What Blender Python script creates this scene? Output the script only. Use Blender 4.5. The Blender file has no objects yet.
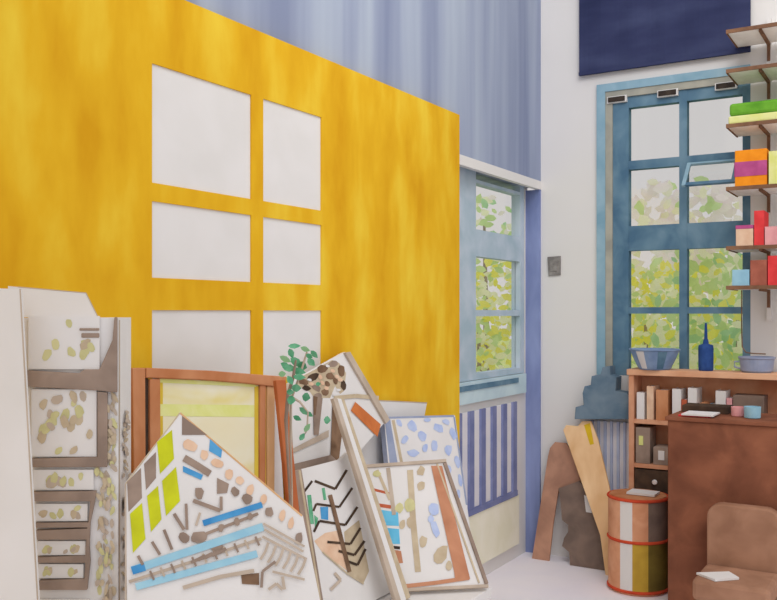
import bpy, bmesh, math, random
from mathutils import Vector, Matrix
random.seed(7)
C = bpy.context.scene.collection
S = bpy.context.scene

# ------------------------------------------------------------------ camera
EYE = Vector((0, 0, 1.6)); F = 892.0; CX = 388.5; HZ = 312.0
YAW = math.radians(31.3)
FW = Vector((-math.sin(YAW), math.cos(YAW), 0)); RT = Vector((math.cos(YAW), math.sin(YAW), 0)); UP = Vector((0, 0, 1))
cam_d = bpy.data.cameras.new('camera'); cam = bpy.data.objects.new('camera', cam_d); C.objects.link(cam)
cam.location = EYE; cam.rotation_euler = (math.radians(90), 0, YAW)
cam_d.sensor_width = 36; cam_d.lens = F / 777 * 36; cam_d.shift_y = 12 / 777
cam_d.clip_start = 0.05
S.camera = cam

def ray(x, y): return FW + RT * ((x - CX) / F) + UP * ((HZ - y) / F)
def at(x, y, d): return EYE + ray(x, y) * d
def ground(x, d):
    p = at(x, HZ, d); return Vector((p.x, p.y, 0))

# ------------------------------------------------------------------ materials
LUM = 0.80
def lin(c):
    c /= 255.0
    return c / 12.92 if c <= 0.04045 else ((c + 0.055) / 1.055) ** 2.4
def alb(rgb): return tuple(min(0.95, lin(v) / LUM) for v in rgb) + (1,)
MATS = {}
def wash(name, a, b=None, c=None, scale=3.0, stretch=(1, 1, 1), detail=3.0, lo=0.35, hi=0.65, dist=0.4):
    if name in MATS: return MATS[name]
    m = bpy.data.materials.new(name); m.use_nodes = True
    nt = m.node_tree; nt.nodes.clear()
    out = nt.nodes.new('ShaderNodeOutputMaterial'); p = nt.nodes.new('ShaderNodeBsdfPrincipled')
    p.inputs['Roughness'].default_value = 0.95; p.inputs['Specular IOR Level'].default_value = 0.05
    nt.links.new(p.outputs[0], out.inputs[0])
    if b is None: b = tuple(max(0, v - 7) for v in a)
    tc = nt.nodes.new('ShaderNodeTexCoord'); mp = nt.nodes.new('ShaderNodeMapping')
    mp.inputs['Scale'].default_value = stretch
    nz = nt.nodes.new('ShaderNodeTexNoise'); nz.inputs['Scale'].default_value = scale
    nz.inputs['Detail'].default_value = detail; nz.inputs['Distortion'].default_value = dist
    cr = nt.nodes.new('ShaderNodeValToRGB')
    e = cr.color_ramp.elements
    e[0].position = lo; e[0].color = alb(a); e[1].position = hi; e[1].color = alb(b)
    if c is not None:
        k = e.new((lo + hi) / 2); k.color = alb(c)
    nt.links.new(tc.outputs['Object'], mp.inputs[0]); nt.links.new(mp.outputs[0], nz.inputs['Vector'])
    nt.links.new(nz.outputs[0], cr.inputs[0]); nt.links.new(cr.outputs[0], p.inputs['Base Color'])
    MATS[name] = m
    return m
def glass():
    if 'glass' in MATS: return MATS['glass']
    m = bpy.data.materials.new('window glass'); m.use_nodes = True
    nt = m.node_tree; nt.nodes.clear()
    out = nt.nodes.new('ShaderNodeOutputMaterial'); mx = nt.nodes.new('ShaderNodeMixShader')
    t = nt.nodes.new('ShaderNodeBsdfTransparent'); g = nt.nodes.new('ShaderNodeBsdfGlossy')
    g.inputs['Roughness'].default_value = 0.05; mx.inputs[0].default_value = 0.04
    t.inputs[0].default_value = (0.98, 0.985, 0.98, 1)
    nt.links.new(t.outputs[0], mx.inputs[1]); nt.links.new(g.outputs[0], mx.inputs[2]); nt.links.new(mx.outputs[0], out.inputs[0])
    MATS['glass'] = m
    return m

PAPER = (208, 206, 204)
M = dict(
    paper=wash('white paint', PAPER, (205, 203, 201), scale=1.2),
    canvas=wash('primed canvas', (208, 206, 206), (203, 201, 200), scale=4),
    floor=wash('pale lavender floor', (226, 222, 226), (218, 215, 224), scale=1.6),
    yellow=wash('ochre yellow wash', (216, 184, 58), (196, 144, 26), (208, 163, 36), scale=2.2, stretch=(1, 2.4, 0.9), detail=7, lo=0.30, hi=0.70, dist=0.12),
    upper=wash('blue grey wash', (162, 172, 186), (122, 131, 157), (144, 153, 174), scale=1.0, stretch=(1, 4.2, 0.25), detail=3, lo=0.28, hi=0.68, dist=0.25),
    navy=wash('navy wash', (60, 66, 96), (44, 49, 78), (51, 56, 86), scale=1.6, stretch=(1.0, 1, 3), detail=4, dist=0.1),
    post=wash('post blue', (136, 148, 188), (110, 122, 164), scale=2, stretch=(3, 3, 1)),
    teal_l=wash('light teal', (142, 170, 184), (116, 150, 168), scale=5),
    sill=wash('pale sill', (184, 204, 210), (168, 190, 200), scale=5),
    teal_d=wash('blue window paint', (106, 134, 152), (72, 102, 126), (90, 120, 140), scale=6, stretch=(1, 1, 0.8)),
    teal_g=wash('pale grey blue', (176, 188, 200), (152, 172, 184), scale=5),
    stone=wash('grey stone strip', (164, 162, 150), (140, 140, 132), scale=6),
    taupe=wash('taupe wash', (150, 132, 120), (128, 112, 102), scale=9),
    taupe_l=wash('light taupe wash', (180, 166, 152), (164, 150, 136), scale=9),
    umber=wash('umber wash', (130, 104, 84), (98, 76, 60), scale=12),
    dark=wash('dark umber', (82, 66, 54), (60, 50, 44), scale=12),
    black=wash('black brown', (48, 42, 40), (66, 58, 52), scale=14),
    olive=wash('pale olive', (192, 188, 142), (178, 174, 128), scale=20),
    sand=wash('sand', (186, 172, 148), (172, 156, 132), scale=18),
    lime=wash('lime wash', (188, 194, 40), (174, 178, 38), scale=14),
    lime_l=wash('light lime', (210, 212, 150), (202, 206, 124), scale=14),
    wood=wash('orange wood', (192, 138, 102), (168, 108, 72), scale=7, stretch=(1, 1, 0.5)),
    wood_l=wash('pale wood', (206, 168, 128), (190, 150, 108), scale=7, stretch=(1, 1, 0.5)),
    rust=wash('rust wood', (178, 106, 70), (152, 82, 50), scale=8, stretch=(1, 1, 0.5)),
    cream=wash('cream yellow canvas', (214, 206, 176), (208, 196, 130), (216, 212, 190), scale=3.2, stretch=(1, 1, 2.2), lo=0.3, hi=0.7),
    mustard=wash('mustard edge', (204, 180, 70), (196, 168, 60), scale=8),
    leaf=wash('leaf green', (112, 172, 138), (76, 144, 108), scale=30),
    blue=wash('blue dab', (84, 150, 196), (60, 126, 180), scale=14),
    blue_l=wash('light blue stripe', (134, 178, 200), (150, 190, 206), scale=12),
    cyan=wash('cyan block', (104, 178, 210), (88, 166, 202), scale=14),
    periw=wash('periwinkle dab', (156, 172, 210), (174, 186, 214), scale=20),
    greyblue=wash('grey blue', (150, 158, 180), (134, 144, 170), scale=10),
    peach=wash('peach dab', (212, 184, 160), (202, 168, 142), scale=18),
    orange=wash('orange bar', (192, 114, 66), (176, 100, 58), scale=14),
    redst=wash('red stroke', (178, 96, 70), (166, 84, 60), scale=14),
    brownr=wash('mat brown', (186, 134, 106), (168, 116, 90), scale=9),
    radi=wash('radiator stripe', (122, 128, 164), (104, 112, 152), scale=8),
    radw=wash('radiator white', (206, 205, 208), (198, 198, 206), scale=8),
    radp=wash('pale radiator blue', (172, 182, 204), (156, 168, 196), scale=8),
    beige=wash('beige skirting', (222, 220, 204), (214, 212, 190), scale=5),
    grey=wash('switch grey', (140, 136, 132), (112, 108, 106), scale=30),
    cloth=wash('dark teal cloth', (110, 128, 142), (86, 108, 126), scale=9),
    brown=wash('brown board', (176, 134, 112), (152, 114, 96), scale=7),
    greyb=wash('grey brown board', (124, 106, 96), (104, 90, 82), scale=8),
    tan=wash('tan plank', (226, 192, 150), (208, 166, 120), scale=6, stretch=(1, 1, 0.5)),
    gold=wash('gold patch', (206, 172, 44), (198, 164, 40), scale=14),
    red=wash('red hoop', (196, 78, 52), (178, 66, 44), scale=12),
    drum=wash('drum orange', (208, 156, 124), (192, 134, 100), scale=9),
    drumy=wash('drum mustard', (186, 154, 62), (172, 140, 56), scale=9),
    drumo=wash('drum olive', (116, 100, 48), (98, 84, 42), scale=9),
    bigbrown=wash('dark brown wash', (140, 90, 68), (100, 62, 48), (120, 76, 58), scale=5, detail=5, lo=0.3, hi=0.7),
    chairb=wash('chair brown', (160, 122, 100), (138, 102, 82), scale=6),
    topw=wash('bookcase top', (214, 170, 138), (198, 148, 116), scale=6),
    case=wash('bookcase orange brown', (204, 156, 126), (184, 128, 98), scale=6),
    bowl=wash('bowl blue grey', (134, 156, 186), (108, 130, 164), scale=9),
    bottle=wash('bottle blue', (52, 82, 140), (40, 64, 118), scale=18),
    green=wash('folder green', (104, 160, 54), (84, 140, 44), scale=14),
    orangeb=wash('box orange', (226, 142, 40), (214, 128, 34), scale=14),
    magenta=wash('magenta', (176, 84, 134), (160, 72, 120), scale=14),
    redb=wash('book red', (212, 70, 72), (198, 60, 62), scale=14),
    pink=wash('pink', (214, 158, 160), (200, 140, 144), scale=14),
    skyb=wash('sky blue box', (146, 186, 204), (132, 174, 196), scale=14),
    maroon=wash('maroon brown', (160, 96, 80), (144, 84, 70), scale=14),
    shelfb=wash('shelf underside', (224, 218, 212), (212, 205, 198), scale=8),
    shelfe=wash('shelf edge', (128, 96, 74), (106, 78, 62), scale=14),
    f_y=wash('foliage yellow', (228, 220, 130), (232, 222, 96), scale=4),
    f_g=wash('foliage green', (198, 216, 168), (182, 206, 150), scale=4),
    f_p=wash('foliage pale', (228, 230, 206), (230, 230, 214), scale=4),
    f_d=wash('foliage deep', (168, 204, 168), (152, 194, 154), scale=4),
    f_l=wash('blossom lavender', (226, 216, 226), (228, 222, 226), scale=4),
    lawn=wash('lawn', (186, 200, 136), (196, 206, 120), scale=2),
    bark=wash('bark', (150, 138, 124), (134, 122, 110), scale=8),
)

for k_ in ('f_y', 'f_g', 'f_p', 'f_d', 'f_l'):      # leaves let light through
    nt = M[k_].node_tree; pb = [n for n in nt.nodes if n.type == 'BSDF_PRINCIPLED'][0]; ou = [n for n in nt.nodes if n.type == 'OUTPUT_MATERIAL'][0]
    tr = nt.nodes.new('ShaderNodeBsdfTranslucent'); ad_ = nt.nodes.new('ShaderNodeMixShader'); ad_.inputs[0].default_value = 0.45
    nt.links.new(pb.inputs['Base Color'].links[0].from_socket, tr.inputs['Color'])
    nt.links.new(pb.outputs[0], ad_.inputs[1]); nt.links.new(tr.outputs[0], ad_.inputs[2]); nt.links.new(ad_.outputs[0], ou.inputs[0])

# ------------------------------------------------------------------ object helpers
def offset_of(parent):
    o = Vector((0, 0, 0)); p = parent
    while p is not None:
        o += p.location; p = p.parent
    return o
def thing(name, label, cat, loc, group=None):
    o = bpy.data.objects.new(name, None); C.objects.link(o); o.location = loc
    o.empty_display_size = 0.05
    o['label'] = label; o['category'] = cat
    if group: o['group'] = group
    return o
class MB:
    """mesh builder in world coordinates with material slots"""
    def __init__(s): s.v = []; s.f = []; s.m = []; s.mats = []
    def mi(s, mat):
        if mat not in s.mats: s.mats.append(mat)
        return s.mats.index(mat)
    def face(s, pts, mat):
        b = len(s.v); s.v += [Vector(p) for p in pts]; s.f.append(list(range(b, b + len(pts)))); s.m.append(s.mi(mat))
    def prism(s, poly, n, front, back, mat, side=None):
        """poly: 3D points; n: unit normal toward the viewer; front/back offsets along n"""
        k = s.mi(mat); k2 = s.mi(side) if side else k
        b = len(s.v); N = len(poly)
        s.v += [p + n * front for p in poly] + [p + n * back for p in poly]
        s.f.append([b + i for i in range(N)]); s.m.append(k)
        s.f.append([b + N + i for i in reversed(range(N))]); s.m.append(k2)
        for i in range(N):
            j = (i + 1) % N
            s.f.append([b + i, b + N + i, b + N + j, b + j]); s.m.append(k2)
    def box(s, lo, hi, mat):
        x0, y0, z0 = lo; x1, y1, z1 = hi
        P = [Vector((x0, y0, z0)), Vector((x1, y0, z0)), Vector((x1, y0, z1)), Vector((x0, y0, z1))]
        s.prism(P, Vector((0, 1, 0)), 0, y1 - y0, mat)
    def tube(s, pts, r, mat, n=8, caps=True):
        pts = [Vector(p) for p in pts]; rr = r if isinstance(r, (list, tuple)) else [r] * len(pts)
        k = s.mi(mat); rings = []
        for i, p in enumerate(pts):
            d = (pts[min(i + 1, len(pts) - 1)] - pts[max(i - 1, 0)]).normalized()
            a = d.cross(Vector((0.31, 0.2, 0.93))); a = a.normalized() if a.length > 1e-4 else Vector((1, 0, 0)); bb = d.cross(a)
            b = len(s.v); s.v += [p + (a * math.cos(t * 2 * math.pi / n) + bb * math.sin(t * 2 * math.pi / n)) * rr[i] for t in range(n)]
            rings.append(b)
        for q in range(len(rings) - 1):
            for t in range(n):
                u = (t + 1) % n
                s.f.append([rings[q] + t, rings[q] + u, rings[q + 1] + u, rings[q + 1] + t]); s.m.append(k)
        if caps:
            s.f.append([rings[0] + t for t in reversed(range(n))]); s.m.append(k)
            s.f.append([rings[-1] + t for t in range(n)]); s.m.append(k)
    def lathe(s, c, prof, mat, n=32, matf=None):
        rings = []
        for (r, z) in prof:
            b = len(s.v); s.v += [Vector((c[0] + r * math.cos(t * 2 * math.pi / n), c[1] + r * math.sin(t * 2 * math.pi / n), c[2] + z)) for t in range(n)]
            rings.append(b)
        for q in range(len(rings) - 1):
            for t in range(n):
                u = (t + 1) % n; mm = matf(q, t) if matf else mat
                s.f.append([rings[q] + t, rings[q] + u, rings[q + 1] + u, rings[q + 1] + t]); s.m.append(s.mi(mm))
        s.f.append([rings[0] + t for t in reversed(range(n))]); s.m.append(s.mi(mat))
        s.f.append([rings[-1] + t for t in range(n)]); s.m.append(s.mi(mat))
    def build(s, name, parent=None, bevel=0.0, smooth=False, recalc=True):
        if parent is not None: off = offset_of(parent)
        else:
            xs = [p.x for p in s.v]; ys = [p.y for p in s.v]; zs = [p.z for p in s.v]
            off = Vector(((min(xs) + max(xs)) / 2, (min(ys) + max(ys)) / 2, min(zs)))
        me = bpy.data.meshes.new(name)
        me.from_pydata([tuple(p - off) for p in s.v], [], s.f)
        for m in s.mats: me.materials.append(m)
        for p, i in zip(me.polygons, s.m): p.material_index = i; p.use_smooth = smooth
        if recalc:
            bm = bmesh.new(); bm.from_mesh(me); bmesh.ops.recalc_face_normals(bm, faces=bm.faces); bm.to_mesh(me); bm.free()
        o = bpy.data.objects.new(name, me); C.objects.link(o)
        if parent is not None: o.parent = parent
        else: o.location = off
        if bevel:
            md = o.modifiers.new('bevel', 'BEVEL'); md.width = bevel; md.segments = 2; md.limit_method = 'ANGLE'
        return o
def tag(o, label=None, cat=None, group=None, kind=None):
    if label: o['label'] = label
    if cat: o['category'] = cat
    if group: o['group'] = group
    if kind: o['kind'] = kind
    return o
def struct(o, kind='structure'): o['kind'] = kind; return o

class Plane:
    def __init__(s, p0, n):
        s.p = Vector(p0); s.n = Vector(n).normalized()
        if s.n.dot(EYE - s.p) < 0: s.n = -s.n
    @classmethod
    def three(cls, a, b, c):
        A, B, D = at(*a), at(*b), at(*c)
        return cls(A, (B - A).cross(D - A))
    @classmethod
    def lean(cls, xb, zb, k):   # leans against the left wall
        return cls((xb, 0, zb), (1, 0, k))
    @classmethod
    def upright(cls, a, b):     # a, b: ground points
        d = b - a
        return cls(a, (d.y, -d.x, 0))
    def pt(s, x, y):
        d = ray(x, y); t = (s.p - EYE).dot(s.n) / d.dot(s.n)
        return EYE + d * t
    def poly(s, px): return [s.pt(*q) for q in px]
    def down(s, a, b, z):       # continue the edge a->b (pixels) in the plane to height z
        A, B = s.pt(*a), s.pt(*b); t = (z - A.z) / (B.z - A.z)
        return A + (B - A) * t
def ell(cx, cy, rx, ry, ang=0, n=9, jit=0.18):
    a = math.radians(ang); r = []
    for i in range(n):
        t = i * 2 * math.pi / n; k = 1 + random.uniform(-jit, jit)
        x, y = rx * math.cos(t) * k, ry * math.sin(t) * k
        r.append((cx + x * math.cos(a) - y * math.sin(a), cy + x * math.sin(a) + y * math.cos(a)))
    return r
def line(pts, w, w2=None):
    """outline of a stroke along pts (pixels)"""
    L, R = [], []
    n = len(pts)
    for i, p in enumerate(pts):
        q0 = pts[max(0, i - 1)]; q1 = pts[min(n - 1, i + 1)]
        dx, dy = q1[0] - q0[0], q1[1] - q0[1]; l = math.hypot(dx, dy)
        ww = w if w2 is None else w + (w2 - w) * i / (n - 1)
        nx, ny = -dy / l * ww / 2, dx / l * ww / 2
        L.append((p[0] + nx, p[1] + ny)); R.append((p[0] - nx, p[1] - ny))
    return L + R[::-1]
class Marks:
    """paint marks laid on a board: each a face a hair above the one before"""
    def __init__(s, mb, pl, base=0.0004): s.mb = mb; s.pl = pl; s.h = base
    def p(s, mat, px):
        s.h += 0.00012
        s.mb.face([s.pl.pt(*q) + s.pl.n * s.h for q in px], M[mat])
    def l(s, mat, pts, w, w2=None):
        for a, b in zip(pts[:-1], pts[1:]): s.p(mat, line([a, b], w, w2))
    def d(s, mat, cx, cy, rx, ry, ang=0): s.p(mat, ell(cx, cy, rx, ry, ang))
    def scatter(s, mats, x0, y0, x1, y1, n, r0, r1, asp=1.7, ang=(40, 140), poly=None):
        for _ in range(n):
            x, y = random.uniform(x0, x1), random.uniform(y0, y1)
            r = random.uniform(r0, r1)
            s.d(random.choice(mats), x, y, r * asp, r, random.uniform(*ang))
def slab(name, pl, px, th, mat, parent=None, front=0.0, bevel=0.0, side=None):
    mb = MB(); mb.prism(pl.poly(px), pl.n, front, front - th, M[mat], M[side] if side else None)
    return mb.build(name, parent, bevel)

# ------------------------------------------------------------------ setting
XW, YB, XR = -2.21, 5.58, -2.31       # left wall, back wall, back of the window recess
ZL, ZT = 2.43, 4.3                    # lintel height, wall tops
XP = XW + 0.04
mb = MB(); mb.box((-3.0, -0.6, -0.1), (1.6, YB + 0.02, 0), M['floor']); struct(mb.build('floor'))
mb = MB()
mb.box((XW - 0.35, -0.6, 0), (XW, 4.32, ZL), M['paper'])
mb.box((XW - 0.35, -0.6, ZL), (XW, YB + 0.01, ZT), M['upper'])
# recessed bay around the narrow window: below the sill, left and right of it
mb.box((XR - 0.06, 4.32, 0), (XR, YB + 0.01, 1.20), M['paper'])
mb.box((XR - 0.06, 4.32, 1.20), (XR, 4.50, ZL), M['teal_g'])
mb.box((XR - 0.06, 5.545, 1.20), (XR, YB + 0.01, ZL), M['paper'])
struct(mb.build('wall_left'))
mb = MB(); mb.box((XW - 0.03, 4.33, ZL - 0.02), (XW + 0.004, YB - 0.001, ZL + 0.035), M['paper']); struct(mb.build('trim_1'))
# blue post closing the bay
mb = MB(); mb.box((XR, YB - 0.02, 0), (XW, YB + 0.2, ZL - 0.02), M['post']); struct(mb.build('trim_2'))
# back wall around window
WX0, WX1, WZ0, WZ1 = -1.825, -0.905, 1.20, 3.03
mb = MB()
mb.box((XW, YB, 0), (WX0, YB + 0.3, ZT), M['paper'])
mb.box((WX1, YB, 0), (1.6, YB + 0.3, ZT), M['paper'])
mb.box((WX0, YB, 0), (WX1, YB + 0.3, WZ0), M['paper'])
mb.box((WX0, YB, WZ1), (WX1, YB + 0.3, ZT), M['paper'])
struct(mb.build('wall_back'))
# ground outside
mb = MB(); mb.box((-40, YB + 0.4, -0.5), (30, 60, -0.35), M['lawn']); mb.box((-40, -10, -0.5), (-2.7, YB + 0.4, -0.35), M['lawn'])
o = struct(mb.build('ground'))

# --- window_1: narrow window in the bay
W1 = MB(); t = M['teal_g']
x0, x1 = XR - 0.05, XR + 0.012
yA, yB_ = 4.50, 5.545
for (a, b, c, d) in ((yA, 4.775, 1.20, ZL), (5.44, 5.505, 1.20, ZL)): W1.box((x0, a, c), (x1, b, d), t)
for (c, d) in ((2.365, 2.385), (1.93, 2.09), (1.575, 1.612), (1.20, 1.235)): W1.box((x0, 4.775, c), (x1 - 0.002, 5.44, d), t)
w1 = struct(W1.build('window_1'))
for (c, d) in ((1.235, 1.575), (1.612, 1.93), (2.09, 2.365), (2.385, 2.43)):
    mb = MB(); mb.box((XR - 0.026, 4.775, c), (XR - 0.02, 5.44, d), glass()); mb.build('pane', w1)
mb = MB(); mb.box((XR - 0.026, 5.505, 1.2), (XR - 0.02, 5.545, ZL), glass()); mb.build('pane', w1)
mb = MB(); mb.box((XR - 0.03, 4.42, 1.07), (XR + 0.03, 5.50, 1.195), M['sill']); mb.build('window_sill', w1)
mb = MB(); mb.box((XR + 0.031, 4.50, 1.145), (XR + 0.036, 5.36, 1.176), M['teal_d']); mb.build('sill_rail', w1)

# --- window_2: blue window in the back wall
W2 = MB(); td = M['teal_d']; tl = M['teal_l']
W2.box((WX0, YB - 0.02, WZ0), (WX0 + 0.055, YB + 0.1, WZ1 - 0.03), tl)
W2.box((WX0, YB - 0.02, WZ1 - 0.03), (WX1, YB + 0.1, WZ1 + 0.02), tl)
W2.box((WX0 + 0.055, YB - 0.012, WZ0), (WX0 + 0.10, YB + 0.1, WZ1 - 0.03), M['stone'])
W2.box((WX0 + 0.10, YB - 0.012, WZ1 - 0.075), (WX1, YB + 0.1, WZ1 - 0.03), M['stone'])
yf0, yf1 = YB + 0.0, YB + 0.06
cols = ((WX0 + 0.10, -1.625), (-1.314, -1.268), (-0.949, WX1))
for i, (a, b) in enumerate(cols): W2.box((a, yf0, WZ0), (b, yf1, WZ1 - 0.075), td)
zs = ((2.885, WZ1 - 0.075), (2.495, 2.55), (1.985, 2.14), (1.59, 1.63), (1.20, 1.235))
for (c, d) in zs:
    for (a, b) in ((-1.625, -1.314), (-1.268, -0.949)): W2.box((a, yf0 + 0.003, c), (b, yf1, d), td)
w2 = struct(W2.build('window_2'))
zp = ((1.235, 1.59), (1.63, 1.985), (2.14, 2.495), (2.55, 2.885))
for (c, d) in zp:
    for (a, b) in ((-1.625, -1.314), (-1.268, -0.949)):
        mb = MB(); mb.box((a, YB + 0.03, c), (b, YB + 0.036, d), glass()); mb.build('pane', w2)
for x in (-1.69, -1.375, -1.035):      # dark catches on the head of the frame
    mb = MB(); mb.box((x - 0.066, YB - 0.022, WZ1 - 0.108), (x + 0.058, YB, WZ1 - 0.066), M['paper'])
    mb.box((x - 0.058, YB - 0.030, WZ1 - 0.102), (x + 0.048, YB - 0.022, WZ1 - 0.072), M['black']); mb.build('catch', w2)
mb = MB(); 
vp = Plane((0, YB - 0.005, 2.50), (0, -0.8, 0.55))
def vq(x, s): return Vector((x, YB - 0.012 - 0.15 * s, 2.50 - 0.155 * s))
def vbar(a, b, c, d, mat):
    q = [vq(a, c), vq(b, c), vq(b, d), vq(a, d)]; mb.prism(q, (q[1] - q[0]).cross(q[2] - q[1]).normalized(), 0.007, -0.007, mat)
vbar(-1.262, -1.24, 0, 1, M['teal_l']); vbar(-0.985, -0.955, 0, 1, M['teal_d']); vbar(-1.24, -0.985, 0, .07, M['teal_l']); vbar(-1.24, -0.985, .88, 1, M['teal_d'])
va = mb.build('vent_frame', w2)
mb = MB(); q = [vq(-1.24, .09), vq(-0.985, .09), vq(-0.985, .9), vq(-1.24, .9)]
mb.prism(q, (q[1] - q[0]).cross(q[2] - q[1]).normalized(), 0.002, -0.002, glass()); mb.build('vent_pane', va)

# ------------------------------------------------------------------ yellow partition with six white panes
pt_ = thing('partition', 'huge ochre yellow partition with six blank white panes along the left wall', 'partition', (XP, 2.3, 0))
colsY = ((2.085, 2.583), (2.652, 3.032)); rowsZ = ((1.34, 1.606), (1.712, 1.962), (2.022, 2.412))
mb = MB(); ys = [0.2, colsY[0][0], colsY[0][1], colsY[1][0], colsY[1][1], 4.306]; zs_ = [0.0] + [v for r in rowsZ for v in r] + [2.662]
hole = {(1, 1), (3, 1), (1, 3), (3, 3), (1, 5), (3, 5)}
# one watertight board with openings
grid = {}
def gv(i, j, k):
    key = (i, j, k)
    if key not in grid:
        grid[key] = len(mb.v); mb.v.append(Vector((XP if k == 0 else XW + 0.002, ys[i], zs_[j])))
    return grid[key]
ky = mb.mi(M['yellow'])
solid = lambda i, j: 0 <= i < 5 and 0 <= j < len(zs_) - 1 and (i, j) not in hole
for i in range(5):
    for j in range(len(zs_) - 1):
        if not solid(i, j): continue
        mb.f.append([gv(i, j, 0), gv(i + 1, j, 0), gv(i + 1, j + 1, 0), gv(i, j + 1, 0)]); mb.m.append(ky)
        mb.f.append([gv(i, j, 1), gv(i, j + 1, 1), gv(i + 1, j + 1, 1), gv(i + 1, j, 1)]); mb.m.append(ky)
        for (di, dj, a, b) in ((-1, 0, (i, j), (i, j + 1)), (1, 0, (i + 1, j), (i + 1, j + 1)), (0, -1, (i, j), (i + 1, j)), (0, 1, (i, j + 1), (i + 1, j + 1))):
            if not solid(i + di, j + dj):
                mb.f.append([gv(*a, 0), gv(*b, 0), gv(*b, 1), gv(*a, 1)]); mb.m.append(ky)
mb.build('board', pt_)
for (a, b) in colsY:
    for (c, d) in rowsZ:
        mb = MB(); mb.box((XW + 0.006, a, c), (XP - 0.006, b, d), M['canvas']); tag(mb.build('pane', pt_), 'blank white pane')

# navy blind above the blue window
nb = thing('blind', 'dark navy fabric blind above the blue window', 'blind', (-1.45, YB - 0.05, 3.12))
mb = MB(); N = 36; pts = []
for i in range(N + 1):
    f_ = i / N; x = -1.935 + f_ * 1.035
    pts.append(Vector((x, YB - 0.035 + 0.004 * math.sin(i * 0.9), 3.135 + (0.07 * max(0, f_ - 0.9) if f_ > .9 else 0))))
for i in range(N):
    for (oy, rev) in ((0, False), (0.008, True)):
        a, b = pts[i] + Vector((0, oy, 0)), pts[i + 1] + Vector((0, oy, 0))
        q = [a, b, Vector((b.x, b.y, 4.2)), Vector((a.x, a.y, 4.2))]
        mb.face(q[::-1] if rev else q, M['navy'])
mb.build('fabric', nb, recalc=False)
mb = MB(); mb.box((-1.935, YB - 0.045, 3.12), (-0.90, YB - 0.022, 3.14), M['navy']); mb.build('bottom_bar', nb)
mb = MB(); mb.tube([(-1.94, YB - 0.035, 4.2), (-0.89, YB - 0.035, 4.2)], 0.03, M['navy'], 12); mb.build('roller', nb)

# light switch
sw = thing('light_switch', 'small grey light switch on the white wall beside the blue window', 'switch', (-2.09, YB, 1.85))
wp = Plane((0, YB, 0), (0, -1, 0))
slab('plate', wp, [(548, 257), (561, 256), (561, 275), (549, 276)], 0.012, 'grey', sw, 0.012, 0.002)
slab('rocker', wp, [(551, 262), (558, 262), (558, 271), (551, 271)], 0.01, 'grey', sw, 0.018, 0.001)

# ------------------------------------------------------------------ radiators
def radiator(root, p0, p1, z0, z1, n, nrm, rail_mat, white, stripe, fw):
    d = (p1 - p0); L = d.length; d = d.normalized()
    flat = lambda q: [Vector((v.x, v.y, 0)) for v in q]
    mb = MB(); mb.prism(flat([p0, p1, p1 + nrm * .022, p0 + nrm * .022]), UP, z1, z0, white); tag(mb.build('panel', root, 0.003), 'white panel between the fins')
    for i in range(n):
        c = p0 + d * (fw / 2 + (L - fw) * i / (n - 1)) + nrm * 0.022; w = fw / 2
        mb = MB(); mb.prism(flat([c - d * w, c + d * w, c + d * w * .8 + nrm * .012, c - d * w * .8 + nrm * .012]), UP, z1 + .004, z0, stripe); mb.build('fin', root)
    mb = MB(); mb.prism(flat([p0, p1, p1 + nrm * .036, p0 + nrm * .036]), UP, z0 - .0005, z0 - 0.035, rail_mat); mb.build('rail', root)
r1 = thing('radiator', 'white radiator with blue grey fins below the narrow window', 'radiator', (XR, 5.0, 0.4))
radiator(r1, Vector((XR + .002, 4.48, 0)), Vector((XR + .002, 5.34, 0)), 0.455, 1.02, 6, Vector((1, 0, 0)), M['radi'], M['radw'], M['radi'], 0.075)
r2 = thing('radiator', 'pale blue radiator half hidden behind the tan plank', 'radiator', (-1.6, YB, 0.3))
radiator(r2, Vector((-1.86, YB - 0.002, 0)), Vector((-1.59, YB - 0.002, 0)), 0.30, 0.905, 7, Vector((0, -1, 0)), M['radp'], M['radw'], M['radp'], 0.018)
mb = MB(); mb.box((XR, 4.42, 0.10), (XR + 0.03, 5.38, 0.415), M['beige']); struct(mb.build('baseboard_left'))

# ------------------------------------------------------------------ bench under the leaning boards
ZB = 0.508
be = thing('bench', 'low white bench along the yellow partition carrying the leaning pictures', 'bench', (-1.83, 2.5, 0))
mb = MB(); mb.box((XP + 0.005, 1.80, 0.46), (-1.50, 3.26, 0.5), M['canvas']); mb.build('top', be, 0.004)
for (x, y) in ((-2.1, 1.88), (-1.56, 1.88), (-2.1, 3.18), (-1.56, 3.18)):
    mb = MB(); mb.box((x - .025, y - .025, 0), (x + .025, y + .025, .46), M['canvas']); mb.build('leg', be, 0.003)

# ------------------------------------------------------------------ chest of drawers, far left
fl, fr, rr = ground(20, 2.25), ground(118, 2.30), ground(131, 2.50)
bl = fl + (rr - fr)
ch = thing('chest_of_drawers', 'tall white chest of leaf patterned drawers with brown rails at the far left', 'chest', (fl + fr) / 2)
pf, ps = Plane.upright(fl, fr), Plane.upright(fr, rr)
if pf.n.dot(EYE - fl) < 0: pf.n = -pf.n
mb = MB(); mb.prism([fl, fr, rr, bl], UP, 1.585, 0.0, M['canvas'])
mk = Marks(mb, ps)
mk.l('taupe_l', [(119.3, 320), (119.3, 640)], 1.2)
for _ in range(60):
    y = random.uniform(395, 600); mk.d(random.choice(['sand', 'taupe_l', 'taupe_l']), random.uniform(122, 129), y, random.uniform(2, 4), random.uniform(1.2, 2.2), random.uniform(40, 140))
mk = Marks(mb, pf)
for _ in range(120):
    y = random.uniform(396, 640); mk.d(random.choice(['sand', 'sand', 'taupe_l', 'taupe_l', 'olive']), random.uniform(108, 115) if y < 470 else random.uniform(97, 114), y, random.uniform(3, 7), random.uniform(1.6, 2.8), random.uniform(50, 120))
mb.build('body', ch)
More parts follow.
